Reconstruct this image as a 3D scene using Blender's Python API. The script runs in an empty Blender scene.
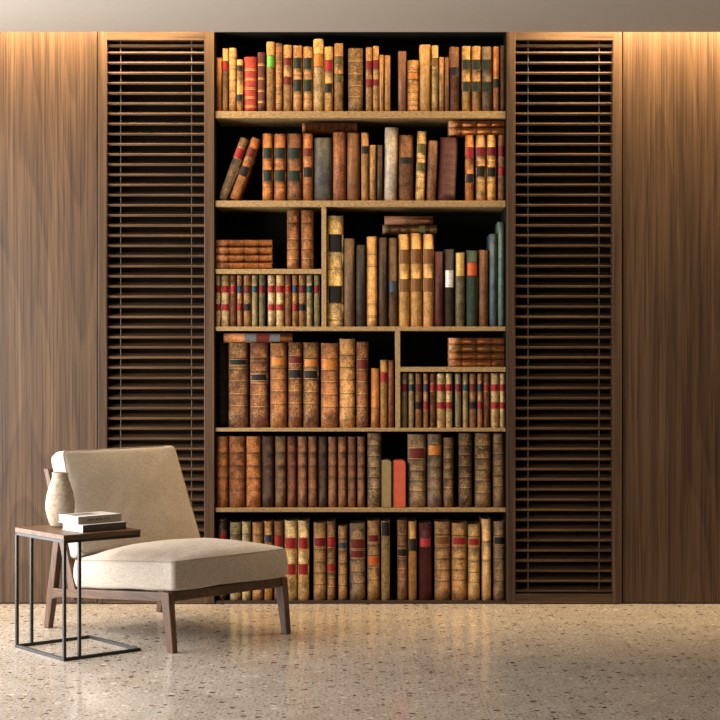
import bpy, bmesh, math, random
from mathutils import Vector, Matrix
random.seed(7)
S = bpy.context.scene
COL = S.collection
F = 1600.0            # focal length in pixels of the 720 frame (80 mm on 36 mm)
H = 1.2               # eye height
W = 7.869             # distance from the camera to the panelled wall
PI = math.pi

def lin(c):
    return tuple(((v / 255) / 12.92 if v / 255 <= .04045 else ((v / 255 + .055) / 1.055) ** 2.4) for v in c)
def X(px, D=W): return (px - 360) * D / F
def Z(py, D=W): return H - (py - 360) * D / F

# ------------------------------------------------------------------ objects
def obj(name, bm, mats, parent=None, smooth=False, bevel=0, color=None, auto=None):
    me = bpy.data.meshes.new(name)
    bmesh.ops.recalc_face_normals(bm, faces=bm.faces)
    bm.to_mesh(me); bm.free()
    for m in (mats if isinstance(mats, (list, tuple)) else [mats]): me.materials.append(m)
    if smooth:
        for p in me.polygons: p.use_smooth = True
    o = bpy.data.objects.new(name, me); COL.objects.link(o)
    if parent: o.parent = parent
    if color: o.color = (*lin(color), 1)
    if bevel:
        b = o.modifiers.new('bevel', 'BEVEL'); b.width = bevel; b.segments = 2; b.limit_method = 'ANGLE'
    if auto is not None:
        me.set_sharp_from_angle(angle=math.radians(auto))
    return o
def empty(name, label, cat, loc=(0, 0, 0), rot=(0, 0, 0), group=None):
    o = bpy.data.objects.new(name, None); COL.objects.link(o)
    o.location = loc; o.rotation_euler = rot; o.empty_display_size = .05
    tag(o, label, cat, group); return o
def tag(o, label, cat, group=None):
    o['label'] = label; o['category'] = cat
    if group: o['group'] = group
def struct(name, bm, m, **k):
    o = obj(name, bm, m, **k); o['kind'] = 'structure'; return o

def box(bm, x0, x1, y0, y1, z0, z1):
    v = [bm.verts.new((x, y, z)) for z in (z0, z1) for y in (y0, y1) for x in (x0, x1)]
    for f in ((0, 1, 3, 2), (4, 6, 7, 5), (0, 4, 5, 1), (2, 3, 7, 6), (0, 2, 6, 4), (1, 5, 7, 3)):
        bm.faces.new([v[i] for i in f])
def boxes(*bs):
    bm = bmesh.new()
    for b in bs: box(bm, *b)
    return bm
def loft(bm, rings, cap=True, closed=True):
    R = [[bm.verts.new(p) for p in r] for r in rings]
    n = len(R[0])
    for a, b in zip(R, R[1:]):
        for i in range(n if closed else n - 1):
            j = (i + 1) % n
            bm.faces.new((a[i], a[j], b[j], b[i]))
    if cap:
        bm.faces.new(R[0]); bm.faces.new(R[-1])
    return R
def rect(c, w, d):      # horizontal rectangle about c
    x, y, z = c
    return [(x - w / 2, y - d / 2, z), (x + w / 2, y - d / 2, z), (x + w / 2, y + d / 2, z), (x - w / 2, y + d / 2, z)]
def rect_y(c, w, h):    # upright rectangle facing y
    x, y, z = c
    return [(x - w / 2, y, z - h / 2), (x + w / 2, y, z - h / 2), (x + w / 2, y, z + h / 2), (x - w / 2, y, z + h / 2)]
def rect_x(c, d, h):
    x, y, z = c
    return [(x, y - d / 2, z - h / 2), (x, y + d / 2, z - h / 2), (x, y + d / 2, z + h / 2), (x, y - d / 2, z + h / 2)]
def tube(bm, pts, r, n=8, closed=False):
    pts = [Vector(p) for p in pts]; rings = []
    m = len(pts)
    for i, p in enumerate(pts):
        t = ((pts[(i + 1) % m] - pts[i - 1]) if closed else (pts[min(i + 1, m - 1)] - pts[max(i - 1, 0)])).normalized()
        u = t.cross(Vector((0, 0, 1)))
        if u.length < 1e-3: u = t.cross(Vector((1, 0, 0)))
        u.normalize(); w = u.cross(t)
        rings.append([p + r * (math.cos(2 * PI * k / n) * u + math.sin(2 * PI * k / n) * w) for k in range(n)])
    if closed: rings.append(rings[0])
    loft(bm, rings, cap=not closed)
    if closed: bmesh.ops.remove_doubles(bm, verts=bm.verts, dist=1e-6)

# ------------------------------------------------------------------ materials
class NT:
    def __init__(s, name):
        s.m = bpy.data.materials.new(name); s.m.use_nodes = True
        s.t = s.m.node_tree; s.t.nodes.clear()
        s.out = s.t.nodes.new('ShaderNodeOutputMaterial'); s.b = s.t.nodes.new('ShaderNodeBsdfPrincipled')
        s.t.links.new(s.b.outputs[0], s.out.inputs[0])
    def n(s, typ, ins=None, **k):
        nd = s.t.nodes.new(typ)
        for a, v in k.items(): setattr(nd, a, v)
        for a, v in (ins or {}).items(): s.set(nd.inputs[a], v)
        return nd
    def set(s, inp, v):
        if isinstance(v, bpy.types.NodeSocket): s.t.links.new(v, inp)
        else: inp.default_value = v
    def coord(s, scale=(1, 1, 1), loc=(0, 0, 0), rnd=False):
        tc = s.n('ShaderNodeTexCoord').outputs['Object']
        if rnd:
            r = s.n('ShaderNodeObjectInfo').outputs['Random']
            sc = s.n('ShaderNodeVectorMath', {0: (37, 53, 71)}, operation='SCALE'); s.set(sc.inputs['Scale'], r)
            tc = s.n('ShaderNodeVectorMath', {0: tc, 1: sc.outputs[0]}, operation='ADD').outputs[0]
        return s.n('ShaderNodeMapping', {'Vector': tc, 'Scale': scale, 'Location': loc}).outputs[0]
    def noise(s, vec, scale, detail=4, rough=.55, dist=0):
        return s.n('ShaderNodeTexNoise', {'Vector': vec, 'Scale': scale, 'Detail': detail, 'Roughness': rough, 'Distortion': dist}).outputs['Fac']
    def ramp(s, fac, stops, interp='LINEAR'):
        r = s.n('ShaderNodeValToRGB', {'Fac': fac}); cr = r.color_ramp; cr.interpolation = interp
        while len(cr.elements) > 1: cr.elements.remove(cr.elements[-1])
        for i, (p, c) in enumerate(stops):
            e = cr.elements[0] if i == 0 else cr.elements.new(p)
            e.position = p; e.color = (*c, 1) if len(c) == 3 else c
        return r.outputs[0]
    def mix(s, fac, a, b, mode='MIX'):
        m = s.n('ShaderNodeMix', data_type='RGBA', blend_type=mode)
        s.set(m.inputs[0], fac)
        s.set(m.inputs[6], (*a, 1) if isinstance(a, tuple) else a); s.set(m.inputs[7], (*b, 1) if isinstance(b, tuple) else b)
        return m.outputs[2]
    def bump(s, h, strength, dist=.002):
        s.set(s.b.inputs['Normal'], s.n('ShaderNodeBump', {'Height': h, 'Strength': strength, 'Distance': dist}).outputs[0])
    def fin(s, col, rough=.5, **k):
        s.set(s.b.inputs['Base Color'], (*col, 1) if isinstance(col, tuple) else col)
        s.set(s.b.inputs['Roughness'], rough)
        for a, v in k.items(): s.set(s.b.inputs[a.replace('_', ' ')], v)
        return s.m
G3 = lambda v: (v, v, v)

def wood(name, dark, mid, light, axis='Z', rough=.42, stretch=1.0):
    t = NT(name)
    sc = {'Z': (1, 1, .012 * stretch), 'X': (.025 * stretch, 1, 1), 'Y': (1, .03 * stretch, 1)}[axis]
    v = t.coord(sc)
    a = t.noise(v, 30, 6, .62, .1)
    b = t.noise(v, 150, 4, .6)
    v2 = t.coord({'Z': (1, 1, .09), 'X': (.09, 1, 1), 'Y': (1, .09, 1)}[axis])
    big = t.noise(v2, 3.2, 1.5, .45, .35)
    rings = t.n('ShaderNodeMath', {0: t.n('ShaderNodeMath', {0: big, 1: 14.0}, operation='MULTIPLY').outputs[0]}, operation='FRACT').outputs[0]
    col = t.ramp(a, [(.25, dark), (.5, mid), (.78, light)])
    wide = t.noise(t.coord({'Z': (1, 1, .03), 'X': (.03, 1, 1), 'Y': (1, .03, 1)}[axis]), 7, 2)
    col = t.mix(.6, col, t.ramp(wide, [(.36, G3(.68)), (.64, G3(1.18))]), 'MULTIPLY')
    col = t.mix(.2, col, t.ramp(rings, [(0, dark), (.25, mid), (.9, light), (1, dark)]))
    col = t.mix(.75, col, t.ramp(b, [(.36, G3(.32)), (.54, G3(1)), (.7, G3(1.0))]), 'MULTIPLY')
    t.bump(b, .12, .001)
    return t.fin(col, rough, Specular_IOR_Level=.35)
WD, WM, WL = lin((49, 34, 22)), lin((87, 64, 43)), lin((112, 86, 60))
M_wood = wood('walnut_veneer', WD, WM, WL)
M_wood_x = wood('walnut_crossgrain', WD, WM, WL, 'X')
M_slat = wood('walnut_slats', lin((60, 42, 28)), lin((88, 64, 43)), lin((106, 80, 55)), 'X')
M_chairwood = wood('chair_walnut', lin((62, 42, 30)), lin((96, 69, 50)), lin((120, 90, 66)), 'Z', .4, 3)
M_chairwood_y = wood('chair_walnut_long', lin((62, 42, 30)), lin((96, 69, 50)), lin((120, 90, 66)), 'Y', .4, 2)
M_tabletop = wood('table_walnut', lin((78, 56, 40)), lin((112, 82, 58)), lin((142, 108, 78)), 'X', .45, 2)

def plain(name, c, rough=.6, metal=0, **k):
    t = NT(name); v = t.coord()
    n = t.noise(v, 40, 3)
    col = t.mix(1.0, lin(c), t.ramp(n, [(.3, G3(.95)), (.7, G3(1.0))]), 'MULTIPLY')
    return t.fin(col, rough, Metallic=metal, **k)
M_ceil = plain('ceiling_paint', (166, 157, 144), .95)
M_wall = plain('side_wall_paint', (196, 190, 180), .9)
M_black = plain('dark_backing', (30, 22, 16), .95, Specular_IOR_Level=.05)
M_niche = plain('niche_back', (26, 27, 23), .95, Specular_IOR_Level=.05)
M_steel = plain('black_steel', (46, 43, 41), .42, .3)
M_cord = plain('ladder_cord', (96, 84, 72), .9)
M_frame = plain('window_frame_paint', (70, 66, 62), .5)
t = NT('window_glass'); M_glass = t.fin((1, 1, 1), .0, Transmission_Weight=1.0, IOR=1.05)

# shelf boards: pale speckled oak
t = NT('shelf_oak'); v = t.coord((1, 1, 3)); n = t.noise(v, 60, 6, .7)
M_shelf = t.fin(t.ramp(n, [(.34, lin((112, 82, 46))), (.5, lin((164, 130, 82))), (.66, lin((192, 162, 112)))]), .6)

# terrazzo floor
t = NT('terrazzo')
v = t.coord()
base = t.ramp(t.noise(v, 5, 4, .6), [(.3, lin((190, 177, 160))), (.7, lin((210, 199, 184)))])
base = t.mix(.75, base, t.ramp(t.noise(v, 90, 4, .65), [(.36, lin((150, 134, 116))), (.5, G3(1)), (.64, lin((255, 250, 240)))]), 'MULTIPLY')
def chips(col, scale, thr, tone_stops, soft=.04, seed=0):
    vv = t.coord((1, 1, 1), (seed, seed * 1.7, 0))
    wob = t.n('ShaderNodeVectorMath', {0: vv, 1: t.n('ShaderNodeVectorMath', {0: t.n('ShaderNodeTexNoise', {'Vector': vv, 'Scale': scale * 2.2, 'Detail': 1}).outputs['Color'], 1: G3(.35 / scale)}, operation='MULTIPLY').outputs[0]}, operation='ADD').outputs[0]
    vo = t.n('ShaderNodeTexVoronoi', {'Vector': wob, 'Scale': scale}, voronoi_dimensions='2D', feature='F1')
    sep = t.n('ShaderNodeSeparateColor', {0: vo.outputs['Color']})
    size = t.n('ShaderNodeMapRange', {0: sep.outputs[0], 1: 0.0, 2: 1.0, 3: -.22, 4: thr}).outputs[0]
    d = t.n('ShaderNodeMath', {0: size, 1: vo.outputs['Distance']}, operation='SUBTRACT').outputs[0]
    mask = t.n('ShaderNodeMapRange', {0: d, 1: 0.0, 2: soft, 3: 0.0, 4: 1.0}, clamp=True).outputs[0]
    return t.mix(mask, col, t.ramp(sep.outputs[1], tone_stops, 'CONSTANT'))
base = chips(base, 44, .36, [(0, lin((226, 212, 190))), (.45, lin((168, 142, 112))), (.75, lin((140, 112, 84)))], .08, 3)
base = chips(base, 21, .27, [(0, lin((96, 74, 58))), (.35, lin((232, 222, 204))), (.6, lin((128, 98, 72))), (.85, lin((74, 60, 52)))], .05, 11)
base = chips(base, 58, .27, [(0, lin((70, 54, 44))), (.6, lin((104, 80, 60)))], .06, 29)
rg = t.ramp(t.noise(v, 7, 3), [(.3, G3(.11)), (.7, G3(.19))])
M_floor = t.fin(base, rg, Specular_IOR_Level=.5)

# linen
def linen(name, c):
    t = NT(name); v = t.coord()
    w1 = t.noise(t.coord((1, 1, .12)), 420, 2); w2 = t.noise(t.coord((.12, .12, 1)), 420, 2)
    w = t.mix(.5, w1, w2)
    col = t.mix(1.0, lin(c), t.ramp(w, [(.38, G3(.72)), (.6, G3(1.06))]), 'MULTIPLY')
    col = t.mix(.5, col, t.ramp(t.noise(v, 9, 4), [(.3, G3(.92)), (.7, G3(1.0))]), 'MULTIPLY')
    h = t.mix(.35, w, t.noise(v, 12, 3))
    t.bump(h, .35, .004)
    return t.fin(col, .95, Sheen_Weight=.15, Specular_IOR_Level=.15)
M_linen = linen('linen_beige', (186, 174, 159))
M_seam = linen('linen_seam', (160, 146, 126))
t = NT('stoneware'); v = t.coord((1, 1, 1.3))
nn = t.noise(v, 60, 6, .7)
t.bump(nn, .5, .003)
M_vase = t.fin(t.ramp(nn, [(.3, lin((140, 122, 98))), (.5, lin((176, 160, 136))), (.7, lin((192, 178, 156)))]), .9)
M_vasein = plain('vase_inside', (70, 56, 44), .9)

# leathers take their colour from the object
def leather(name, kind):
    t = NT(name); oc = t.n('ShaderNodeObjectInfo').outputs['Color']
    v = t.coord(rnd=True)
    n1 = t.noise(v, 38, 5, .65); n2 = t.noise(v, 190, 3, .6)
    lo = {'plain': .8, 'mottled': .62, 'ornate': .5}[kind]
    col = t.mix(1.0, oc, t.ramp(n1, [(.3, G3(lo)), (.5, G3(1.12)), (.72, G3(1.42))]), 'MULTIPLY')
    k = .55 if kind == 'plain' else .9
    col = t.mix(k, col, t.ramp(n2, [(.36, G3(.3)), (.52, G3(1)), (.66, G3(1.3))]), 'MULTIPLY')
    col = t.mix({'plain': .3, 'mottled': .5, 'ornate': .75}[kind], col, t.ramp(t.noise(v, 15, 3, .6), [(.32, lin((120, 96, 84))), (.5, G3(.95)), (.68, lin((255, 240, 214)))]), 'MULTIPLY')
    vs = t.coord((1, 1, .15), rnd=True)
    col = t.mix(.45, col, t.ramp(t.noise(vs, 160, 2), [(.38, G3(.6)), (.6, G3(1.1))]), 'MULTIPLY')
    if kind == 'ornate':
        o1 = t.noise(v, 105, 1.5, .5, .8)
        m1 = t.n('ShaderNodeMath', {0: o1, 1: .5}, operation='SUBTRACT').outputs[0]
        m1 = t.n('ShaderNodeMath', {0: m1}, operation='ABSOLUTE').outputs[0]
        m1 = t.n('ShaderNodeMapRange', {0: m1, 1: .022, 2: .05, 3: 1.0, 4: 0.0}).outputs[0]
        m3 = t.n('ShaderNodeMapRange', {0: t.noise(v, 24, 1), 1: .40, 2: .55, 3: .15, 4: 1.0}).outputs[0]
        mm = t.n('ShaderNodeMath', {0: m1, 1: m3}, operation='MULTIPLY').outputs[0]
        mm = t.n('ShaderNodeMath', {0: mm, 1: .5}, operation='MULTIPLY').outputs[0]
        col = t.mix(mm, col, lin((204, 160, 100)))
    t.bump(n2, .3, .0015)
    return t.fin(col, .6, Specular_IOR_Level=.2)
M_leather = {k: leather('leather_' + k, k) for k in ('plain', 'mottled', 'ornate')}
t = NT('label_leather'); oc = t.n('ShaderNodeObjectInfo').outputs['Color']; v = t.coord(rnd=True)
lab = t.mix(.8, oc, t.ramp(t.noise(v, 130, 4), [(.3, G3(.5)), (.55, G3(.95)), (.75, G3(1.1))]), 'MULTIPLY')
M_label = t.fin(lab, .65, Specular_IOR_Level=.15)
M_gilt = plain('gilt_rule', (190, 148, 84), .45, .2)
M_tool = plain('blind_rule', (60, 38, 26), .55)
def paper(name, c):
    t = NT(name); n = t.noise(t.coord((1, .05, .05), rnd=True), 700, 2)
    return t.fin(t.mix(1.0, lin(c), t.ramp(n, [(.35, G3(.6)), (.6, G3(1))]), 'MULTIPLY'), .85)
M_pages = paper('old_pages', (168, 142, 104))
M_edge_o = paper('orange_fore_edge', (226, 98, 60))
M_edge_b = paper('beige_fore_edge', (168, 144, 92))

# ------------------------------------------------------------------ room shell
CE = W - .20                      # ceiling stops short of the wall: light slot
CZ = H + 328 * CE / F
RX = 3.4
LX = -2.75                       # window wall
struct('floor', boxes((LX - .2, RX + .2, -2.2, W + .5, -.1, 0)), M_floor)
struct('ceiling', boxes((LX, RX, -2.2, CE, CZ, CZ + .03), (LX, RX, CE - .03, CE, CZ + .03, CZ + .29),
                        (LX, RX, CE, W + .45, CZ + .29, CZ + .32)), M_ceil)
ZT = CZ + .288
xl0, xl1 = X(98.1), X(214.3)      # left louvre panel
xr0, xr1 = X(506.6), X(621.6)     # right louvre panel
WY0, WY1 = 4.7, 7.6
struct('wall_left', boxes((LX - .15, LX, -2.2, WY0, 0, CZ), (LX - .15, LX, WY1, W + .4, 0, ZT),
                          (LX - .15, LX, WY0, WY1, 0, .05), (LX - .15, LX, WY0, WY1, 2.55, CZ)), M_wall)
bmw = boxes((LX - .1, LX - .04, WY0, WY0 + .06, .05, 2.55), (LX - .1, LX - .04, WY1 - .06, WY1, .05, 2.55),
            (LX - .1, LX - .04, WY0 + .06, WY1 - .06, .05, .11), (LX - .1, LX - .04, WY0 + .06, WY1 - .06, 2.49, 2.55))
struct('window_1', bmw, M_frame)
struct('wall_right', boxes((RX, RX + .15, -2.2, W + .4, 0, ZT)), M_wood)
struct('wall_back', boxes((LX, RX, W + .38, W + .44, 0, ZT)), M_black)
struct('wall_back_left', boxes((LX, X(97.0), W, W + .04, .006, ZT)), M_wood, bevel=.002)
struct('wall_back_right', boxes((X(622.8), RX, W, W + .04, .006, ZT)), M_wood, bevel=.002)
ZF = Z(31)                        # top of the louvres and of the bookcase
struct('wall_back_header', boxes((xl0, xr1, W + .004, W + .04, ZF + .003, ZT)), M_wood_x)

# ------------------------------------------------------------------ louvre panels
def louvre(label, x0, x1, s0, s1):
    r = empty('louvre_panel', label, 'louvre panel', ((x0 + x1) / 2, W, 0), group='wooden louvre panels beside the bookcase')
    cx = (x0 + x1) / 2; a, b = x0 - cx, x1 - cx; c, d = s0 - cx, s1 - cx
    fr = bmesh.new(); y0, y1 = -.010, .075
    zb, zt = Z(594), Z(40.6)
    fr.free()
    for q in ((a, c), (d, b)): obj('stile', boxes((q[0], q[1], y0, y1, .004, ZF)), M_wood, r, bevel=.002)
    for q in ((.004, zb), (zt, ZF)): obj('rail', boxes((c, d, y0 + .001, y1, *q)), M_wood_x, r, bevel=.0015)
    obj('back_panel', boxes((a, b, .10, .112, .004, ZF)), M_black, r)
    bm = bmesh.new()
    tilt = math.radians(17); th, dp = .0115, .064
    for k in range(54):
        zc = Z(591.3 - 10.15 * k, W + .01)
        prof = []
        for (py, pz) in ((0, -th * .28), (.002, -th / 2), (dp, -th / 2), (dp, th / 2), (.002, th / 2), (0, th * .28)):
            yy = py * math.cos(tilt) - pz * math.sin(tilt); zz = py * math.sin(tilt) + pz * math.cos(tilt)
            prof.append((yy + .006, zc + zz))
        loft(bm, [[(c + .001, p[0], p[1]) for p in prof], [(d - .001, p[0], p[1]) for p in prof]])
    box(bm, c + .001, d - .001, .012, .06, zt - .030, zt - .016)
    obj('slats', bm, M_slat, r)
    for fx in (.135, .865):
        bm = bmesh.new(); xx = c + (d - c) * fx
        tube(bm, [(xx, .016, zb), (xx, .016, zt)], .0022, 6)
        obj('ladder_cord', bm, M_cord, r)
    return r
louvre('walnut framed louvre panel left of the bookcase, behind the beige chair', xl0, xl1, X(107.2), X(204.4))
louvre('walnut framed louvre panel right of the bookcase, reaching down to bare floor', xr0, xr1, X(515.3), X(612.8))

# ------------------------------------------------------------------ bookcase
BX0, BX1 = X(214.9), X(506.2)
BC = empty('bookcase', 'tall built-in bookcase with pale oak shelves full of old leather books', 'bookcase', ((BX0 + BX1) / 2, W, 0))
bcx = (BX0 + BX1) / 2
def part(name, x0, x1, y0, y1, z0, z1, m=M_shelf, bev=.001):
    return obj(name, boxes((x0 - bcx, x1 - bcx, y0, y1, z0, z1)), m, BC, bevel=bev)
BD = .30
part('back_panel', BX0, BX1, BD, BD + .012, .004, ZF, M_niche)
part('side_panel', BX0, BX0 + .003, .004, BD, .004, ZF, M_niche)
part('side_panel', BX1 - .003, BX1, .004, BD, .004, ZF, M_niche)
part('top_panel', BX0 + .003, BX1 - .003, .004, BD, ZF - .006, ZF, M_niche)
zf0 = Z(601.0)
part('base_panel', BX0 + .003, BX1 - .003, .0, BD, .003, zf0, M_tool)
SH = {}
for key, y0, y1, xa, xb in (('1', 111.2, 118, None, None), ('2', 200.6, 206.7, None, None), ('3', 326.6, 330.8, None, None),
                            ('4', 428, 431.5, None, None), ('5', 508, 512, None, None),
                            ('3a', 269.0, 273.8, None, 321.6), ('4a', 367.0, 371.8, 400.2, None)):
    xa = X(xa) if xa else BX0 + .003; xb = X(xb) if xb else BX1 - .003
    part('shelf', xa, xb, 0, BD, Z(y1), Z(y0)); SH[key] = Z(y0)
part('divider', X(321.6), X(326.2), .001, BD, Z(326.6), Z(206.7))
part('divider', X(395.6), X(400.2), .001, BD, Z(428), Z(330.8))
SH['6'] = zf0; SH['3b'] = SH['3c'] = SH['3']; SH['4b'] = SH['4']

# ------------------------------------------------------------------ books
DS = W + .016                     # depth of the spines
C = dict(buff=(208, 174, 114), sorrel=(204, 136, 84), tan=(182, 134, 82), gold=(198, 150, 88), orange=(172, 110, 60), honey=(206, 166, 106), cream=(228, 196, 138), brown=(122, 82, 54),
         chestnut=(120, 72, 47), dark=(80, 60, 46), mottled=(162, 120, 76), red=(136, 46, 40), maroon=(80, 42, 38), russet=(134, 92, 62),
         grey=(92, 89, 80), beige=(184, 168, 142), olive=(180, 160, 114), slate=(86, 100, 102), green=(64, 78, 64), umber=(112, 86, 60),
         charcoal=(62, 52, 45), black=(48, 38, 33), taupe=(126, 104, 80), sage=(94, 112, 98), moss=(136, 126, 92), rust=(146, 92, 56))
LC = dict(R=('red', (164, 46, 46)), C=('crimson', (130, 36, 46)), M=('maroon', (112, 44, 36)), G=('dark green', (43, 50, 41)), L=('bright green', (104, 178, 70)),
          D=('dark', (40, 37, 34)), S=('slate', (66, 76, 84)), T=('teal', (46, 82, 86)), B=('blue', (54, 70, 90)), W=('white', (226, 222, 210)), Y=('yellow', (214, 176, 96)),
          O=('orange', (214, 98, 50)), V=('olive', (98, 88, 46)), N=('brown', (126, 84, 48)), K=('grey', (112, 112, 108)), A=('amber', (206, 128, 58)), P=('pinkish red', (186, 62, 66)))
WORD = dict(mottled='mottled brown', dark='dark brown', black='blackish brown', charcoal='charcoal', gold='golden', rust='rusty brown', umber='dull brown', russet='reddish brown', taupe='grey-brown', moss='moss green', sage='green-grey', honey='honey-coloured', cream='cream')
ORD = 'first second third fourth fifth sixth seventh eighth ninth tenth eleventh twelfth thirteenth fourteenth fifteenth sixteenth seventeenth'.split()
NUM = {1: 'a', 2: 'two', 3: 'three', 4: 'four'}

def arc(w, bulge, n=10, off=0.0):
    pts = []
    for i in range(n + 1):
        s = -1 + 2 * i / n
        y = bulge * (1 - math.sqrt(max(0, 1 - (.97 * s) ** 2))) / (1 - math.sqrt(1 - .97 ** 2))
        pts.append((s * w / 2, y - off * math.sqrt(max(.05, 1 - s * s * .9))))
    return pts
def cover_mesh(w, h, d, bulge, segs):
    """spine and two boards in one U; segs = (z0, z1, push, material)"""
    bm = bmesh.new(); tb = min(.003, w * .16)
    def ring(z, off):
        a = arc(w, bulge, 10, off)
        outer = [(-w / 2, d)] + a + [(w / 2, d)]
        k = (w - 2 * tb) / w
        inner = [(-w / 2 + tb, d)] + [(x * k, y + tb) for x, y in arc(w, bulge, 10)] + [(w / 2 - tb, d)]
        return [bm.verts.new((x, y, z)) for x, y in outer], [bm.verts.new((x, y, z)) for x, y in inner]
    prev = None
    for (z0, z1, off, mi) in segs:
        a = ring(z0, off); b = ring(z1, off)
        n = len(a[0])
        for q in range(2):
            for i in range(n - 1):
                f = bm.faces.new((a[q][i], a[q][i + 1], b[q][i + 1], b[q][i])); f.material_index = mi if q == 0 else 0
                f.smooth = True
        for i in (0, n - 1): bm.faces.new((a[0][i], a[1][i], b[1][i], b[0][i]))
        lo = a if prev is None else None
        if lo:
            for i in range(n - 1): bm.faces.new((lo[0][i], lo[0][i + 1], lo[1][i + 1], lo[1][i]))
        elif prev:
            for i in range(n - 1):
                bm.faces.new((prev[0][i], prev[0][i + 1], a[0][i + 1], a[0][i]))
        prev = b
    n = len(prev[0])
    for i in range(n - 1): bm.faces.new((prev[0][i], prev[0][i + 1], prev[1][i + 1], prev[1][i]))
    return bm
def build_book(root, w, h, d, colour, style, labels, bands, rules, gilt=False):
    """labels: (z0, z1, key) from the foot; bands, rules: heights from the foot"""
    bulge = min(.021, w * .42)
    marks = []
    bh = .0046 if w > .045 else .0034
    for z in bands: marks += [(z - bh / 2 - .0032, z - bh / 2, 0, 1 if gilt else 2), (z - bh / 2, z + bh / 2, .003, 0), (z + bh / 2, z + bh / 2 + .0018, 0, 1 if gilt or style == 'ornate' else 2)]
    for z in rules: marks += [(z - .0012, z + .0012, .0003, 1)]
    marks.sort(); segs = []; z = 0
    for m in marks:
        if m[0] <= z + .0005 or m[1] >= h - .002: continue
        segs.append((z, m[0], 0, 0)); segs.append(m); z = m[1]
    segs.append((z, h, 0, 0))
    jit = [random.uniform(.93, 1.06) for _ in range(3)]
    cc = tuple(max(8, min(255, c * j)) for c, j in zip(colour, [jit[0]] * 2 + [jit[0] * random.uniform(.96, 1.04)]))
    cm = cover_mesh(w, h, d, bulge, segs)
    for v in cm.verts:                                   # worn head and tail
        if v.co.z > h - 1e-5 and v.co.y < bulge + .002: v.co.z += random.uniform(-.0022, .0008) + .0014 * abs(v.co.x) / (w / 2)
    obj('cover', cm, [M_leather[style], M_gilt if style == 'ornate' or gilt else M_tool, M_tool], root, color=cc)
    tb = min(.003, w * .16) + .0003
    obj('page_block', boxes((-w / 2 + tb, w / 2 - tb, bulge + tb + .0006, d - .004, .0025, h - .0045)), M_pages, root)
    for (z0, z1, key) in labels:
        bm = bmesh.new(); a = arc(w * 1.0, bulge, 10, .0004); b = arc(w * 1.0, bulge, 10, .0011)
        k = .985
        a = a[0:11]; b = b[0:11]
        poly = [(x * k, y) for x, y in b] + [(x * k, y) for x, y in reversed(a)]
        loft(bm, [[(x, y, z0) for x, y in poly], [(x, y, z1) for x, y in poly]])
        l = obj('spine_label', bm, M_label, root, color=LC[key][1], smooth=True, auto=40)
def look(colour, style, labels, bands, extra):
    nm = WORD.get(colour, colour)
    if extra: return extra
    ks = [l[2] for l in labels]
    if not ks:
        return {'plain': (f'{nm} book' if bands else f'plain {nm} book'), 'mottled': f'{nm} mottled book' if 'mottled' not in nm else f'{nm} book', 'ornate': f'gilt-tooled {nm} book'}[style] + (' with raised bands' if bands and style != 'ornate' else '')
    if len(ks) == 1: return f'{nm} book with a{"n" if LC[ks[0]][0][0] in "aeiou" else ""} {LC[ks[0]][0]} spine label'
    if len(set(ks)) == 1: return f'{nm} book with {NUM[len(ks)]} {LC[ks[0]][0]} labels'
    return f'{nm} book with {LC[ks[0]][0]} and {LC[ks[1]][0]} labels'
STY = {'p': 'plain', 'm': 'mottled', 'o': 'ornate'}
PXM = F / DS
TOPS = {}

def row(shelf, fx, fy, books, place, group, word='book'):
    """books: (x0, x1, ytop, colour, style, labels 'KEY:y0-y1 ...', bands, opts) in crop pixels; fx, fy turn them into photo pixels"""
    n = len(books); zs = SH[shelf]
    for i, bk in enumerate(books):
        x0, x1, yt, colour, sty, labs, bands = bk[:7]; o = bk[7] if len(bk) > 7 else {}
        px0, px1 = max(fx(x0), 215.7), min(fx(x1), 505.4)
        w = (px1 - px0 - .5) / PXM; lean = math.radians(o.get('lean', 0))
        top = Z(fy(yt), DS); h = (top - zs) / math.cos(lean) - (w * math.sin(abs(lean)) if lean else 0)
        w *= math.cos(lean)
        d = min(.225, max(.12, h * .72))
        zf = lambda y: (Z(fy(y), DS) - zs) / math.cos(lean)
        L = []
        for s in labs.split():
            k, r = s.split(':'); a, b = r.split('-'); L.append((zf(float(b)), zf(float(a)), k))
        if isinstance(bands, int): B = [h * (j + .85) / (bands + .7) for j in range(bands)]
        else: B = [zf(y) for y in bands]
        B = [z for z in B if all(not (l[0] - .003 < z < l[1] + .003) for l in L)]
        R = [z for l in L for z in (l[0] - .0022, l[1] + .0022)] if L else []
        style = STY[sty]
        cx = (X(px0, DS) + X(px1, DS)) / 2; zz = zs + .0004
        if lean:
            cx = X(px1, DS) - w / 2 * math.cos(lean); zz += w / 2 * math.sin(abs(lean))
        e = '' if i == 0 and n > 1 else ''
        k = ORD[i] if i < (n + 1) // 2 else ORD[n - 1 - i]; side = 'left' if i < (n + 1) // 2 else 'right'
        lab = f"{look(colour, style, L, B, o.get('look'))}, {k} from {side} {place}"
        r = empty('book', lab, 'book', (cx, DS + o.get('back', 0), zz), (0, lean, 0), group)
        build_book(r, w, h, d, C[colour], style, L, B, R, o.get('gilt', False))
        TOPS[(shelf, i)] = zs + h
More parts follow.
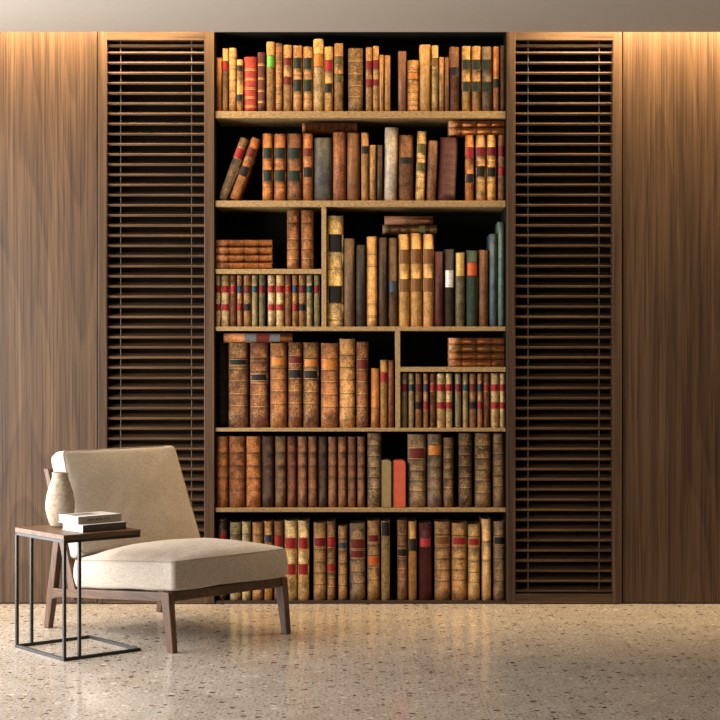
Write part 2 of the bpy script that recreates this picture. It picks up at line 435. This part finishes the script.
def flat(name_label, px0, px1, zbase, hp, colour, sty, labs, bands, group, fx=lambda v: v, back=0, dpt=.16):
    """a book lying on its side, spine outwards; returns its top"""
    w = hp / PXM; h = (px1 - px0) / PXM
    L = []
    for s in labs.split():
        k, r = s.split(':'); a, b = r.split('-'); L.append(((fx(float(a)) - px0) / PXM, (fx(float(b)) - px0) / PXM, k))
    B = [h * (j + .85) / (bands + .7) for j in range(bands)]
    B = [z for z in B if all(not (l[0] - .003 < z < l[1] + .003) for l in L)]
    r = empty('book', name_label, 'book', (X(px0, DS), DS + back, zbase + w / 2 + .0004), (0, PI / 2, 0), group)
    build_book(r, w - .0006, h, dpt, C[colour], STY[sty], L, B, [])
    return zbase + w

z45 = lambda ox: (lambda v: ox + v / 4.5)
# --- top shelf; crop coordinates of two views are joined into one list
R1 = [(44, 76, 147, 'orange', 'p', '', 0), (78, 104, 105, 'tan', 'm', 'R:165-203', 0), (106, 140, 103, 'mottled', 'm', '', 5), (141, 170, 155, 'tan', 'm', 'G:183-205 G:315-340', 0),
      (173, 233, 143, 'red', 'p', '', [200, 243, 285, 325, 365], dict(gilt=True)), (235, 270, 122, 'maroon', 'p', '', [178, 240, 295, 345], dict(gilt=True)), (275, 314, 75, 'tan', 'm', 'L:140-190', 0),
      (316, 348, 82, 'russet', 'o', '', 6), (350, 391, 90, 'tan', 'm', 'M:150-178 M:235-265', 0), (394, 437, 92, 'tan', 'm', 'G:150-193 G:248-296', [225, 330]),
      (440, 484, 97, 'tan', 'm', 'G:150-196 G:248-296', [225, 330]), (485, 534, 63, 'honey', 'm', 'A:132-186', 0), (536, 576, 97, 'gold', 'm', 'R:160-205 D:265-303', 0),
      (580, 622, 82, 'tan', 'm', 'V:143-172 V:222-253', 0), (643, 712, 104, 'umber', 'o', '', [165, 222, 275, 325], dict(look='thick grey-brown book with gilt raised bands'))]
q = 675
R1 += [(a + q, b + q, *r) for a, b, *r in [(48, 79, 100, 'tan', 'm', 'C:165-198 C:248-278', 0), (80, 108, 95, 'tan', 'm', 'C:160-195 C:248-270', 0), (109, 130, 135, 'tan', 'p', '', 0), (132, 160, 137, 'tan', 'p', '', 0),
      (194, 232, 118, 'russet', 'p', '', 0), (235, 288, 158, 'tan', 'm', 'A:214-242', [195, 265, 300, 335, 360], dict(look='short tan book with red bands and an amber label')), (290, 342, 88, 'gold', 'p', '', 0), (345, 376, 92, 'honey', 'm', 'N:150-182', 0),
      (378, 402, 145, 'mottled', 'm', '', 0), (403, 423, 145, 'brown', 'm', '', 0), (425, 471, 98, 'brown', 'm', 'D:192-225', 0), (482, 522, 95, 'gold', 'm', 'G:158-198 G:257-298', 0),
      (525, 568, 95, 'mottled', 'm', 'G:158-198 G:257-298', 0), (570, 618, 97, 'taupe', 'm', 'G:158-198 G:257-298', 0), (622, 650, 97, 'orange', 'm', 'G:245-280', 0), (654, 676, 92, 'dark', 'm', '', 5)]]
row('1', z45(205), z45(25), R1, 'on top shelf', 'upright books on the top shelf')

# --- second shelf
R2 = [(51, 96, 120, 'umber', 'o', 'R:180-222', 0, dict(lean=20, look='leaning mottled brown book with red label')), (102, 150, 120, 'orange', 'm', 'M:180-215 D:264-302', 0, dict(lean=20, look='leaning orange-brown book with dark label')),
      (257, 305, 106, 'orange', 'm', 'G:172-215 G:272-318', [245, 345]), (308, 365, 107, 'rust', 'm', 'G:172-215 G:272-318', [245, 345]), (368, 434, 106, 'brown', 'm', 'G:172-215 G:275-318', [245, 345]),
      (439, 487, 106, 'orange', 'm', 'M:175-205 D:260-300', 0), (490, 572, 125, 'grey', 'p', '', 0, dict(look='thick dark grey book with bare plain spine')), (574, 635, 99, 'rust', 'm', '', 0), (638, 697, 103, 'brown', 'p', '', 0)]
R2 += [(a + q, b + q, *r) for a, b, *r in [(27, 63, 102, 'tan', 'p', 'D:165-195', 0), (64, 97, 158, 'mottled', 'm', '', 0), (99, 125, 158, 'dark', 'm', '', 0),
      (126, 188, 78, 'beige', 'p', '', 0, dict(lean=1.3, look='tall pale beige book, plain spine')), (197, 264, 113, 'brown', 'm', 'D:215-240', 0), (270, 313, 95, 'honey', 'm', 'V:155-190 V:240-270', [215, 300, 350], dict(lean=1.8)),
      (320, 366, 137, 'russet', 'm', '', 0, dict(lean=1.8)), (370, 452, 122, 'maroon', 'p', '', [155, 190, 225, 260, 295, 330, 365], dict(lean=2.6, look='thick dark maroon book with many bands')),
      (497, 537, 112, 'orange', 'm', 'R:170-215 D:290-325', 0), (544, 590, 112, 'gold', 'm', 'C:170-205 D:255-298', [235, 325]), (593, 637, 112, 'gold', 'm', 'C:170-203 D:260-298', [235, 325]), (644, 676, 112, 'russet', 'm', 'C:165-205 R:262-290', 0)]]
row('2', z45(205), z45(110), R2, 'on second shelf', 'upright books on the second shelf')
tz = max(TOPS[('2', i)] for i in (17, 18, 19, 20)) + .0015
g2 = 'books lying on top of upright books'
tz = flat('orange-brown book lying flat, lower of two on top of second shelf books at right', 448.8, 504.4, tz, 7.4, 'sorrel', 'm', '', 3, g2)
flat('orange-brown book lying flat, upper of two on top of second shelf books at right', 449.0, 504.4, tz, 6.6, 'sorrel', 'm', '', 3, g2)
flat('reddish book lying flat across books on the second shelf under top shelf', 302, 357, max(TOPS[('2', i)] for i in (5, 6, 7, 8)) + .0015, 10.2, 'rust', 'm', '', 8, g2, back=.03)

# --- third shelf, left compartments
zx, zy = (lambda v: 205 + v / 5.33), (lambda v: 200 + v / 5.33)
tz = SH['3a']
for nm, hp, col in (('lowest', 7.6, 'sorrel'), ('second from bottom', 7.4, 'sorrel'), ('third from bottom', 8.0, 'sorrel'), ('topmost', 6.6, 'sorrel')):
    tz = flat(f'brown leather book lying flat, {nm} of four in upper left cubby', 216, 272, tz, hp, col, 'm', '', 3, 'flat stack in the upper left cubby')
row('3a', zx, zy, [(435, 502, 55, 'rust', 'o', '', [120, 210, 260, 315]), (510, 577, 55, 'rust', 'o', '', [120, 210, 260, 315])], 'of the upright pair in upper left cubby', 'upright pair in the upper left cubby')
SET = dict(c=('cream', 'o', 'R:{0}-{1} R:{2}-{3}'), r=('chestnut', 'o', 'R:{0}-{1}'), t=('tan', 'm', 'B:{0}-{1} R:{2}-{3}'), b=('mottled', 'm', 'M:{0}-{1} D:{2}-{3}'), o=('olive', 'o', 'T:{0}-{1}'), l=('moss', 'm', 'C:{0}-{1}'))
def small(kind, x0, x1, yt, ys):
    col, st, lb = SET[kind]; a, b, c, d = ys
    if kind == 'b': d0, d1 = c - 16, d - 16
    return (x0, x1, yt, col, st, lb.format(a, b, c, d), [])
ys = (458, 493, 557, 588)
row('3b', zx, zy, [small(k, a, b, 402, ys) for k, a, b in (('c', 50, 81), ('c', 84, 131), ('r', 133, 166), ('t', 170, 199), ('b', 203, 245), ('o', 248, 281), ('l', 286, 320),
     ('c', 333, 374), ('c', 377, 422), ('r', 425, 460), ('t', 464, 494), ('b', 497, 538), ('o', 540, 573), ('l', 580, 611))], 'in low left cubby', 'small books in the low left cubby')

# --- third shelf, right compartment
k6 = lambda v: 405 + (v - (405 - 320) * 5.33) / 5.33
R3 = [(36, 125, 85, 'buff', 'm', 'D:185-275 D:460-548', [365, 640], dict(look='tall wide cream book with two black bands')), (127, 187, 205, 'umber', 'p', '', 0), (190, 245, 240, 'charcoal', 'm', '', 0, dict(look='charcoal speckled book')), (248, 307, 195, 'gold', 'p', '', [285, 350, 555, 620]),
      (312, 362, 200, 'dark', 'm', '', 0), (365, 414, 203, 'umber', 'm', 'S:435-490', 0), (418, 480, 183, 'gold', 'p', 'N:268-335 N:425-485', [])]
q3 = 85 * 5.33
R3 += [(a + q3, b + q3, *r) for a, b, *r in [(29, 92, 178, 'gold', 'p', 'N:265-335 N:422-485', []), (95, 156, 182, 'gold', 'p', 'N:265-335 N:420-485', []), (157, 208, 275, 'maroon', 'p', '', 0), (210, 265, 263, 'charcoal', 'p', 'W:375-465', 0),
      (268, 321, 280, 'moss', 'm', 'Y:284-405', 0), (326, 390, 270, 'green', 'p', 'O:335-402', 0), (394, 447, 268, 'brown', 'm', '', 0), (450, 493, 182, 'slate', 'p', '', 0, dict(look='tall blue-grey book')), (495, 532, 118, 'sage', 'p', '', 0, dict(look='tallest green-grey book'))]]
row('3c', lambda v: 320 + v / 5.33, zy, R3, 'on third shelf', 'upright books on the third shelf')
tz = max(TOPS[('3c', i)] for i in (6, 7, 8)) + .0015
tz = flat('olive brown book lying flat, lower of two on golden books, third shelf', 382.5, 437, tz, 8.4, 'umber', 'm', 'V:419-425', 5, g2)
flat('worn brown book lying flat, upper of two on golden books, third shelf', 384.5, 433, tz, 8.8, 'brown', 'm', '', 0, g2)

# --- fourth shelf, left compartment
fa, fb = (lambda v: 205 + v / 6.55), (lambda v: 325 + v / 6.55)
j = lambda v: (295 + v / 6.55 - 205) * 6.55
R4 = [(72, 148, 112, 'black', 'p', '', 4, dict(back=.05, look='very dark book set back in shadow')), (152, 280, 118, 'brown', 'o', 'D:228-260', [215, 290, 370, 455, 532]), (292, 413, 120, 'chestnut', 'o', 'D:325-362', [215, 240, 300, 385, 460, 540]),
      (425, 536, 120, 'rust', 'o', 'A:216-262', [205, 280, 355, 435, 515]), (543, 638, 115, 'chestnut', 'o', 'M:212-250 D:295-345', [205, 355, 435, 515])]
R4 += [(j(a), j(b), *r) for a, b, *r in [(52, 156, 115, 'brown', 'o', 'A:228-268 D:300-348', [215, 355, 440, 515]), (168, 285, 120, 'rust', 'o', 'A:230-290', [220, 295, 375, 455, 535]), (290, 396, 92, 'tan', 'o', '', [195, 275, 355, 445, 535]),
      (400, 482, 112, 'chestnut', 'o', 'M:228-285', [215, 295, 375, 455, 535]), (497, 555, 285, 'orange', 'p', '', [545]), (558, 607, 230, 'gold', 'm', 'R:315-370', []), (610, 648, 232, 'chestnut', 'm', '', 0)]]
row('4', fa, fb, R4, 'on fourth shelf', 'upright books on the fourth shelf')
tz = max(TOPS[('4', i)] for i in (1, 2, 3)) + .0015
flat('orange book with grey and maroon labels lying flat on fourth shelf books', 223.6, 292.3, tz, 9.4, 'orange', 'm', 'K:258-335 M:336-420 K:425-492', 0, g2, fx=fa)
# --- fourth shelf, right cubbies
ra, rb = (lambda v: 390 + v / 5.76), (lambda v: 325 + v / 5.76)
tz = SH['4a']
for nm, hp, col in (('lowest', 7.6, 'sorrel'), ('second from bottom', 7.2, 'sorrel'), ('third from bottom', 8.0, 'tan'), ('topmost', 6.4, 'sorrel')):
    tz = flat(f'brown leather book lying flat, {nm} of four in upper right cubby', 449, 504.4, tz, hp, col, 'm', '', 3, 'flat stack in the upper right cubby')
ys = (343, 380, 446, 482)
row('4b', ra, rb, [small(k, a, b, 281, ys) for k, a, b in (('l', 65, 101), ('o', 107, 139), ('b', 145, 184), ('t', 192, 222), ('r', 230, 264), ('c', 267, 319), ('c', 321, 361), ('l', 375, 411), ('o', 419, 451), ('b', 457, 498),
     ('t', 504, 534), ('r', 539, 574), ('c', 579, 631), ('c', 633, 664))], 'in low right cubby', 'small books in the low right cubby')

# --- fifth shelf
bb = [125, 185, 240, 290]
R5 = [(44, 104, 52, 'orange', 'm', '', bb), (106, 181, 52, 'rust', 'm', '', bb), (184, 252, 52, 'orange', 'm', '', bb), (255, 310, 52, 'dark', 'm', '', bb), (313, 366, 52, 'umber', 'm', '', bb), (369, 412, 53, 'chestnut', 'm', '', bb),
      (415, 460, 53, 'russet', 'm', '', bb), (463, 506, 53, 'brown', 'm', '', bb), (509, 550, 53, 'dark', 'm', '', bb), (553, 594, 54, 'russet', 'm', '', bb), (597, 638, 54, 'russet', 'm', '', bb), (641, 681, 54, 'brown', 'm', '', bb), (684, 721, 54, 'russet', 'm', '', bb)]
R5b = [(a + q, b + q, *r) for a, b, *r in [(55, 120, 38, 'taupe', 'o', '', [90, 140, 190, 235, 285])]]
R5c = [(a + q, b + q, *r) for a, b, *r in [(238, 321, 42, 'taupe', 'o', 'M:106-150', [155, 205, 250, 297]), (325, 393, 42, 'taupe', 'm', 'A:92-135', [145, 190, 240, 290]), (397, 446, 57, 'umber', 'o', '', [105, 150, 197, 240, 285]), (467, 528, 38, 'dark', 'o', '', [90, 135, 185, 235, 285]),
      (540, 613, 38, 'umber', 'o', '', [92, 150, 200, 250, 305]), (622, 675, 40, 'umber', 'o', '', [80, 130, 180, 225, 275])]]
row('5', z45(205), z45(425), R5 + R5b, 'on fifth shelf before orange edges', 'upright books on the fifth shelf, left run')
row('5', z45(205), z45(425), R5c, 'on fifth shelf past orange edges', 'upright books on the fifth shelf, right run')
def fore_edge(label, px0, px1, ytop, mat, cover, sh):
    w = (px1 - px0 - .6) / PXM; zs = SH['5']; h = Z(ytop, DS) - zs; d = .13
    r = empty('book', label, 'book', ((X(px0, DS) + X(px1, DS)) / 2, DS, zs + .0004), group='books with pages facing out')
    tb = .0025
    bm = bmesh.new(); n = 10; ri = []
    for y in (0.0, .003, d - .005):
        ins = .0016 if y == 0 else 0
        ring = [(-w / 2 + tb + ins, y, .003), (w / 2 - tb - ins, y, .003)]
        rr = min(.016, w * .36)
        for i in range(n + 1):
            a = PI * i / n; cx = (w / 2 - tb - rr - ins) * (1 if i <= n // 2 else -1)
            ring.append((cx + rr * math.cos(a), y, h - .004 - ins - rr * .8 + rr * .8 * math.sin(a)))
        ri.append(ring)
    loft(bm, ri)
    obj('page_block', bm, mat, r)
    bm = boxes((-w / 2, -w / 2 + tb - .0002, -.002, d, 0, h - .012), (w / 2 - tb + .0002, w / 2, -.002, d, 0, h - .012), (-w / 2 + tb, w / 2 - tb, d - .004, d, 0, h - .006))
    obj('cover', bm, M_leather['plain'], r, color=cover, bevel=.0006)
fore_edge('beige-edged book with pages facing out beside the orange one, fifth shelf', 380.6, 392, 459.2, M_edge_b, (70, 58, 40), 0)
fore_edge('book with bright orange page edges facing out on fifth shelf', 392.4, 406.4, 459.6, M_edge_o, (60, 48, 42), 0)

# --- bottom shelf
R6 = [(58, 96, 65, 'black', 'o', 'R:128-158', 5), (110, 161, 80, 'olive', 'o', '', 5), (164, 206, 77, 'olive', 'o', '', 5), (210, 261, 80, 'tan', 'm', '', 5), (265, 303, 75, 'gold', 'm', 'B:138-165', 0), (308, 353, 75, 'russet', 'm', 'R:140-182', [235, 290, 345]),
      (356, 414, 72, 'cream', 'o', 'R:150-196 R:268-313', []), (416, 468, 72, 'cream', 'o', 'R:150-196 R:268-313', []), (487, 546, 82, 'mottled', 'o', 'C:150-186', [200, 255, 305, 355]), (548, 588, 75, 'russet', 'o', 'R:145-190 R:265-300', [235, 330, 370]), (598, 641, 95, 'mottled', 'o', 'S:170-195', [150, 205, 260, 310, 360]),
      (650, 722, 85, 'taupe', 'o', 'M:155-195 M:207-236', [245, 300, 350])]
R6 += [(a + q, b + q, *r) for a, b, *r in [(55, 112, 72, 'mottled', 'o', 'M:137-165 O:234-266', [178, 225, 285, 335]), (117, 158, 75, 'olive', 'm', 'D:80-138', 0), (190, 237, 70, 'brown', 'o', 'D:200-230', [135, 180, 245, 290, 340]), (240, 279, 75, 'gold', 'p', 'G:155-205', 0),
      (287, 347, 83, 'maroon', 'p', 'P:150-188', 0), (358, 431, 77, 'mottled', 'o', 'N:145-175', [130, 190, 240, 290, 340]), (435, 505, 83, 'tan', 'o', 'R:148-178', [135, 190, 240, 290, 335]), (508, 564, 88, 'honey', 'o', 'R:153-180', [140, 195, 250, 300, 345]), (571, 614, 65, 'honey', 'p', '', [165, 250]),
      (623, 676, 75, 'taupe', 'o', 'D:146-176', [135, 190, 240, 290, 340])]]
row('6', z45(205), z45(505), R6, 'on bottom shelf', 'upright books on the bottom shelf')

# ------------------------------------------------------------------ lounge chair (x across, y towards the back, z up)
FLx, FLy = -.765, 6.553
ANG = math.radians(45.6)
ca, sa = math.cos(ANG), math.sin(ANG)
CW, CD = .636, .892
ox, oy = FLx + ca * CW / 2 - sa * CD / 2, FLy + sa * CW / 2 + ca * CD / 2
CH = empty('lounge_chair', 'low armless walnut lounge chair with beige linen cushions', 'chair', (ox, oy, 0), (0, 0, ANG))
hb, ha = CW / 2, CD / 2
L3 = lambda b, a, z: (b - hb, a - ha, z)
TH = .032
def rail_z(a): return .247 - .066 * a / .854      # top of the side rails
for b in (0, CW):
    bm = bmesh.new()
    loft(bm, [rect(L3(b, .004, 0), .028, .036), rect(L3(b, .040, .246), TH, .056)])
    obj('leg', bm, M_chairwood, CH, bevel=.004)
    bm = bmesh.new()
    loft(bm, [rect(L3(b, .884, 0), .028, .036), rect(L3(b, .846, .19), TH, .046), rect(L3(b, .786, .50), TH, .040)])
    obj('leg', bm, M_chairwood, CH, bevel=.004)
    bm = bmesh.new()
    loft(bm, [rect(L3(b, .682, rail_z(.68) - .012), TH, .05), rect(L3(b, .795, .49), TH - .001, .046), rect(L3(b, .886, .714), TH - .002, .034)])
    obj('back_post', bm, M_chairwood, CH, bevel=.004)
    bm = bmesh.new()
    loft(bm, [rect_y(L3(b, .058, rail_z(.05) - .019), TH - .002, .038), rect_y(L3(b, .79, rail_z(.79) - .019), TH - .002, .038), rect_y(L3(b, .842, rail_z(.85) - .021), TH - .002, .052)])
    obj('side_rail', bm, M_chairwood_y, CH, bevel=.003)
bm = bmesh.new(); loft(bm, [rect_x(L3(TH / 2 - .004, .036, .226), .032, .04), rect_x(L3(CW - TH / 2 + .004, .036, .226), .032, .04)])
obj('front_rail', bm, M_chairwood_y, CH, bevel=.003)
bm = bmesh.new(); loft(bm, [rect_x(L3(TH / 2 - .004, .72, rail_z(.72) - .03), .03, .04), rect_x(L3(CW - TH / 2 + .004, .72, rail_z(.72) - .03), .03, .04)])
obj('rear_rail', bm, M_chairwood_y, CH, bevel=.003)
for (a, z) in ((.876, .68), (.802, .50)):
    bm = bmesh.new(); loft(bm, [rect_x(L3(TH / 2 - .004, a, z), .022, .045), rect_x(L3(CW - TH / 2 + .004, a, z), .022, .045)])
    obj('back_rail', bm, M_chairwood_y, CH, bevel=.003)

def rrect(w, d, r, n=7, m=8):
    pts = []
    for (cx, cy, a0) in ((w / 2 - r, d / 2 - r, 0), (-w / 2 + r, d / 2 - r, PI / 2), (-w / 2 + r, -d / 2 + r, PI), (w / 2 - r, -d / 2 + r, 1.5 * PI)):
        arc_ = [(cx + r * math.cos(a0 + PI / 2 * i / n), cy + r * math.sin(a0 + PI / 2 * i / n)) for i in range(n + 1)]
        pts += arc_
    out = []                                            # even out the long sides
    for i, p in enumerate(pts):
        qn = pts[(i + 1) % len(pts)]; out.append(p)
        if math.hypot(qn[0] - p[0], qn[1] - p[1]) > r:
            out += [(p[0] + (qn[0] - p[0]) * k / m, p[1] + (qn[1] - p[1]) * k / m) for k in range(1, m)]
    return out
def cushion(name, w, d, h, crown, r, mtx, belly=0.0, seams=(), taper=0):
    P = rrect(w, d, r); rings = []
    def ring(ins, z, dome=0):
        out = []
        for x, y in P:
            sx = (w / 2 - ins) / (w / 2); sy = (d / 2 - ins) / (d / 2)
            if dome: sx = sy = 1 - dome
            if dome:
                fz = (1 - abs(2 * x * sx / w) ** 2.6) * (1 - abs(2 * y * sy / d) ** 2.6)
                z = h + crown * max(0, fz) ** .75
            out.append((x * sx + (taper * (.5 - y / d) * max(0, x * sx * 2 / w)), y * sy, z))
        return out
    e = .018
    b = .006
    for ins, z in ((min(w, d) * .5 - .004, -belly), (min(w, d) * .25, -belly * .8), (.05, -belly * .25), (.012, .0), (.003, e * .4), (0, e), (-b, h * .5), (0, h - e), (.003, h - e * .35), (.012, h + .002)):
        rings.append(ring(ins, z))
    md = min(w, d) / 2
    for k in (.10, .2, .32, .46, .62, .8, .985):
        rings.append(ring(md * k, h + crown * (1 - (1 - k) ** 2.4), k))
    bm = bmesh.new(); loft(bm, rings)
    rnd = random.Random(3)
    bm.transform(mtx)
    o = obj(name, bm, M_linen, CH, smooth=True)
    sub = o.modifiers.new('subdivision', 'SUBSURF'); sub.levels = 1; sub.render_levels = 2
    tx = bpy.data.textures.new(name + '_creases', 'CLOUDS'); tx.noise_scale = .16; tx.noise_depth = 2
    dm = o.modifiers.new('creases', 'DISPLACE'); dm.texture = tx; dm.strength = .010; dm.mid_level = .5; dm.texture_coords = 'LOCAL'
    for z, ins in seams:
        bm = bmesh.new(); tube(bm, [(x * (w / 2 - ins) / (w / 2), y * (d / 2 - ins) / (d / 2), z) for x, y in ((x + taper * (.5 - y / d) * max(0, x * 2 / w), y) for x, y in P)], .0018, 6, closed=True)
        bm.transform(mtx)
        s = obj('piping', bm, M_seam, o, smooth=True)
        dm2 = s.modifiers.new('creases', 'DISPLACE'); dm2.texture = tx; dm2.strength = .010; dm2.mid_level = .5; dm2.texture_coords = 'LOCAL'; dm2.direction = 'NORMAL'; s.modifiers.remove(dm2)
    return o
# seat: from a = -.012 to .70, tilted back 4.4 degrees
th = math.radians(4.4)
seat_m = Matrix.Translation(Vector(L3(CW / 2, .338, rail_z(.338) + .004))) @ Matrix.Rotation(-th, 4, 'X')
cushion('seat_cushion', CW + .012, .70, .125, .062, .024, seat_m, 0, ((.122, .004),))
# back: front face runs from (a .626, z .369) to (.764, .805)
rk = math.radians(17.6)
ln = .475
# local x across, local y up the face, local z towards the sitter
f0 = Vector(L3(CW / 2, .626, .369)); up = Vector((0, math.sin(rk), math.cos(rk))); nrm = Vector((0, -math.cos(rk), math.sin(rk)))
TBK = .118
c0 = f0 + up * (.457 - ln / 2) - nrm * TBK
back_m = Matrix(((1, 0, 0, c0.x), (0, up.y, nrm.y, c0.y), (0, up.z, nrm.z, c0.z), (0, 0, 0, 1)))
cushion('back_cushion', CW + .004, ln, TBK - .012, .022, .02, back_m, 0, ((TBK - .016, .004),), taper=.05)

# ------------------------------------------------------------------ C-shaped side table
FT = Vector((-1.179, 6.368, 0)); RT = Vector((-.904, 6.598, 0)); LT = Vector((-1.437, 6.664, 0))
ux = (RT - FT).normalized(); tw = (RT - FT).length; uy = Vector((-ux.y, ux.x, 0)); td = abs((LT - FT).dot(uy)) + .016
tang = math.atan2(ux.y, ux.x)
tc = FT + ux * tw / 2 + uy * td / 2
ST = empty('side_table', 'small C-shaped side table with walnut top and black steel frame', 'side table', tuple(tc), (0, 0, tang))
a, b = tw / 2, td / 2; TT = .5015; q = .0125
obj('tabletop', boxes((-a, a, -b, b, TT - .019, TT)), M_tabletop, ST, bevel=.0012)
def ringframe(z0, z1, i=0.0):
    return boxes((-a + i, a - i, -b + i, -b + q + i, z0, z1), (-a + i, a - i, b - q - i, b - i, z0, z1), (-a + i, -a + q + i, -b + q + i, b - q - i, z0, z1), (a - q - i, a - i, -b + q + i, b - q - i, z0, z1))
obj('base_frame', ringframe(0, q), M_steel, ST, bevel=.0012)
obj('top_frame', ringframe(TT - .0195 - q, TT - .0195, .001), M_steel, ST, bevel=.0012)
for (lx, ly) in ((-a, -b), (-a, b - q), (-a + .068, -b), (-a + .068, b - q)):
    obj('leg', boxes((lx, lx + q, ly, ly + q, q, TT - .0195 - q)), M_steel, ST, bevel=.0012)

# vase
prof = [(0, 0), (.036, 0), (.041, .004), (.051, .03), (.060, .062), (.0625, .085), (.0605, .112), (.054, .145), (.0445, .175), (.0362, .196), (.0335, .210), (.0335, .220), (.0345, .227), (.0325, .2285), (.030, .225), (.0295, .2), (.038, .17), (.05, .12), (.05, .05), (.03, .015), (0, .012)]
def lathe(prof, n=40):
    bm = bmesh.new(); R = []
    for r, z in prof:
        R.append([bm.verts.new((r * math.cos(2 * PI * k / n), r * math.sin(2 * PI * k / n), z)) for k in range(n)] if r > 0 else [bm.verts.new((0, 0, z))])
    for p, c in zip(R, R[1:]):
        for k in range(n):
            l = (k + 1) % n
            if len(p) == 1: bm.faces.new((p[0], c[l], c[k]))
            elif len(c) == 1: bm.faces.new((p[k], p[l], c[0]))
            else: bm.faces.new((p[k], p[l], c[l], c[k]))
    return bm
vs = obj('vase', lathe(prof), M_vase, smooth=True)
vs.location = ((60.2 - 360) / F * 6.71, 6.71, TT + .0005)
tag(vs, 'rough beige stoneware vase standing on the side table behind two books', 'vase')
sb = vs.modifiers.new('subdivision', 'SUBSURF'); sb.levels = 1; sb.render_levels = 1

# two books on the table
def table_book(label, corner, ex, length, width, z, th_, cover_m, spine_m, text_m, strokes, top_patch):
    """corner: near end of the spine; ex: heading of the spine"""
    ang = math.atan2(ex[1], ex[0])
    r = empty('book', label, 'book', (corner[0], corner[1], z), (0, 0, ang), 'books on the side table')
    t2 = .0028
    bm = boxes((0, length, 0, width, 0, t2), (0, length, 0, width, th_ - t2, th_)); obj('cover', bm, cover_m, r, bevel=.0006)
    obj('spine', boxes((0, length, -.0018, .002, .0002, th_ - .0002)), spine_m, r, bevel=.0006)
    obj('page_block', boxes((.003, length - .003, .0024, width - .003, t2 + .0002, th_ - t2 - .0002)), M_white_pages, r)
    bm = bmesh.new(); rnd = random.Random(strokes); x = length * .2
    while x < length * .82:                          # an illegible line of capitals, as in the photo
        w = rnd.uniform(.003, .0052); zc = th_ / 2
        if rnd.random() > .14:
            hh = .0038
            box(bm, x, x + .0013, -.0023, -.0018, zc - hh, zc + hh)
            if rnd.random() > .3: box(bm, x + .0013, x + w, -.0023, -.0018, zc + hh - .0013, zc + hh)
            if rnd.random() > .4: box(bm, x + .0013, x + w, -.0023, -.0018, zc - .0006, zc + .0006)
            if rnd.random() > .5: box(bm, x + w - .0012, x + w, -.0023, -.0018, zc - hh, zc + hh - .0014)
        x += w + .0018
    obj('title_lettering', bm, text_m, r)
    if top_patch: obj('cover_print', boxes((length * .08, length * .62, width * .3, width * .8, th_, th_ + .0003)), top_patch, r)
M_white_pages = paper('white_pages', (236, 232, 224))
M_offwhite = plain('offwhite_cover', (226, 220, 210), .6); M_greyspine = plain('grey_spine', (168, 156, 140), .6)
M_darkspine = plain('charcoal_spine', (92, 84, 75), .6); M_ink = plain('dark_ink', (52, 46, 42), .7); M_greyink = plain('grey_ink', (132, 122, 110), .7); M_print = plain('cover_photo', (128, 120, 112), .6)
table_book('grey-white book lying on the table under a second book, charcoal spine', (-1.1206, 6.468), (.1526, .145), .212, .152, TT + .0004, .0295, M_offwhite, M_darkspine, M_greyink, 5, None)
table_book('white book with grey printed spine, on top of the charcoal-spined table book', (-1.145, 6.494), (.153, .149), .2136, .142, TT + .0304, .031, M_offwhite, M_greyspine, M_ink, 9, M_print)

# ------------------------------------------------------------------ light
def area(name, loc, rot, sx, sy, power, col, spread=PI):
    l = bpy.data.lights.new(name, 'AREA'); l.shape = 'RECTANGLE'; l.size = sx; l.size_y = sy; l.energy = power; l.color = col; l.spread = spread
    o = bpy.data.objects.new(name, l); COL.objects.link(o); o.location = loc; o.rotation_euler = rot; return o
area('window_daylight', (LX - .16, (WY0 + WY1) / 2, 1.30), (0, -PI / 2, 0), 2.4, WY1 - WY0, 232, (.985, .985, 1))
warm = (1, .75, .45)
area('slot_lamp_left', ((LX + xl1) / 2, W - .13, CZ + .24), (0, 0, 0), LX * -1 + xl1 - .1, .10, 72, warm)
area('slot_lamp_right', ((RX + xr0) / 2 + .05, W - .13, CZ + .24), (0, 0, 0), 2.4, .10, 105, warm)
area('slot_lamp_middle', (bcx, W - .13, CZ + .24), (0, 0, 0), 1.4, .10, 5, warm)
w = bpy.data.worlds.new('daylight'); S.world = w; w.use_nodes = True
w.node_tree.nodes['Background'].inputs[0].default_value = (1, .985, .97, 1)
w.node_tree.nodes['Background'].inputs[1].default_value = .36

# ------------------------------------------------------------------ camera
cam = bpy.data.cameras.new('camera'); cam.sensor_width = 36; cam.lens = F / 720 * 36; cam.clip_end = 60
co = bpy.data.objects.new('camera', cam); COL.objects.link(co); co.location = (0, 0, H); co.rotation_euler = (PI / 2, 0, 0)
S.camera = co
vs_ = S.view_settings
S.display_settings.display_device = 'sRGB'
vs_.view_transform = 'Standard'; vs_.look = 'None'; vs_.gamma = 1; vs_.use_curve_mapping = False; vs_.exposure = 0.0
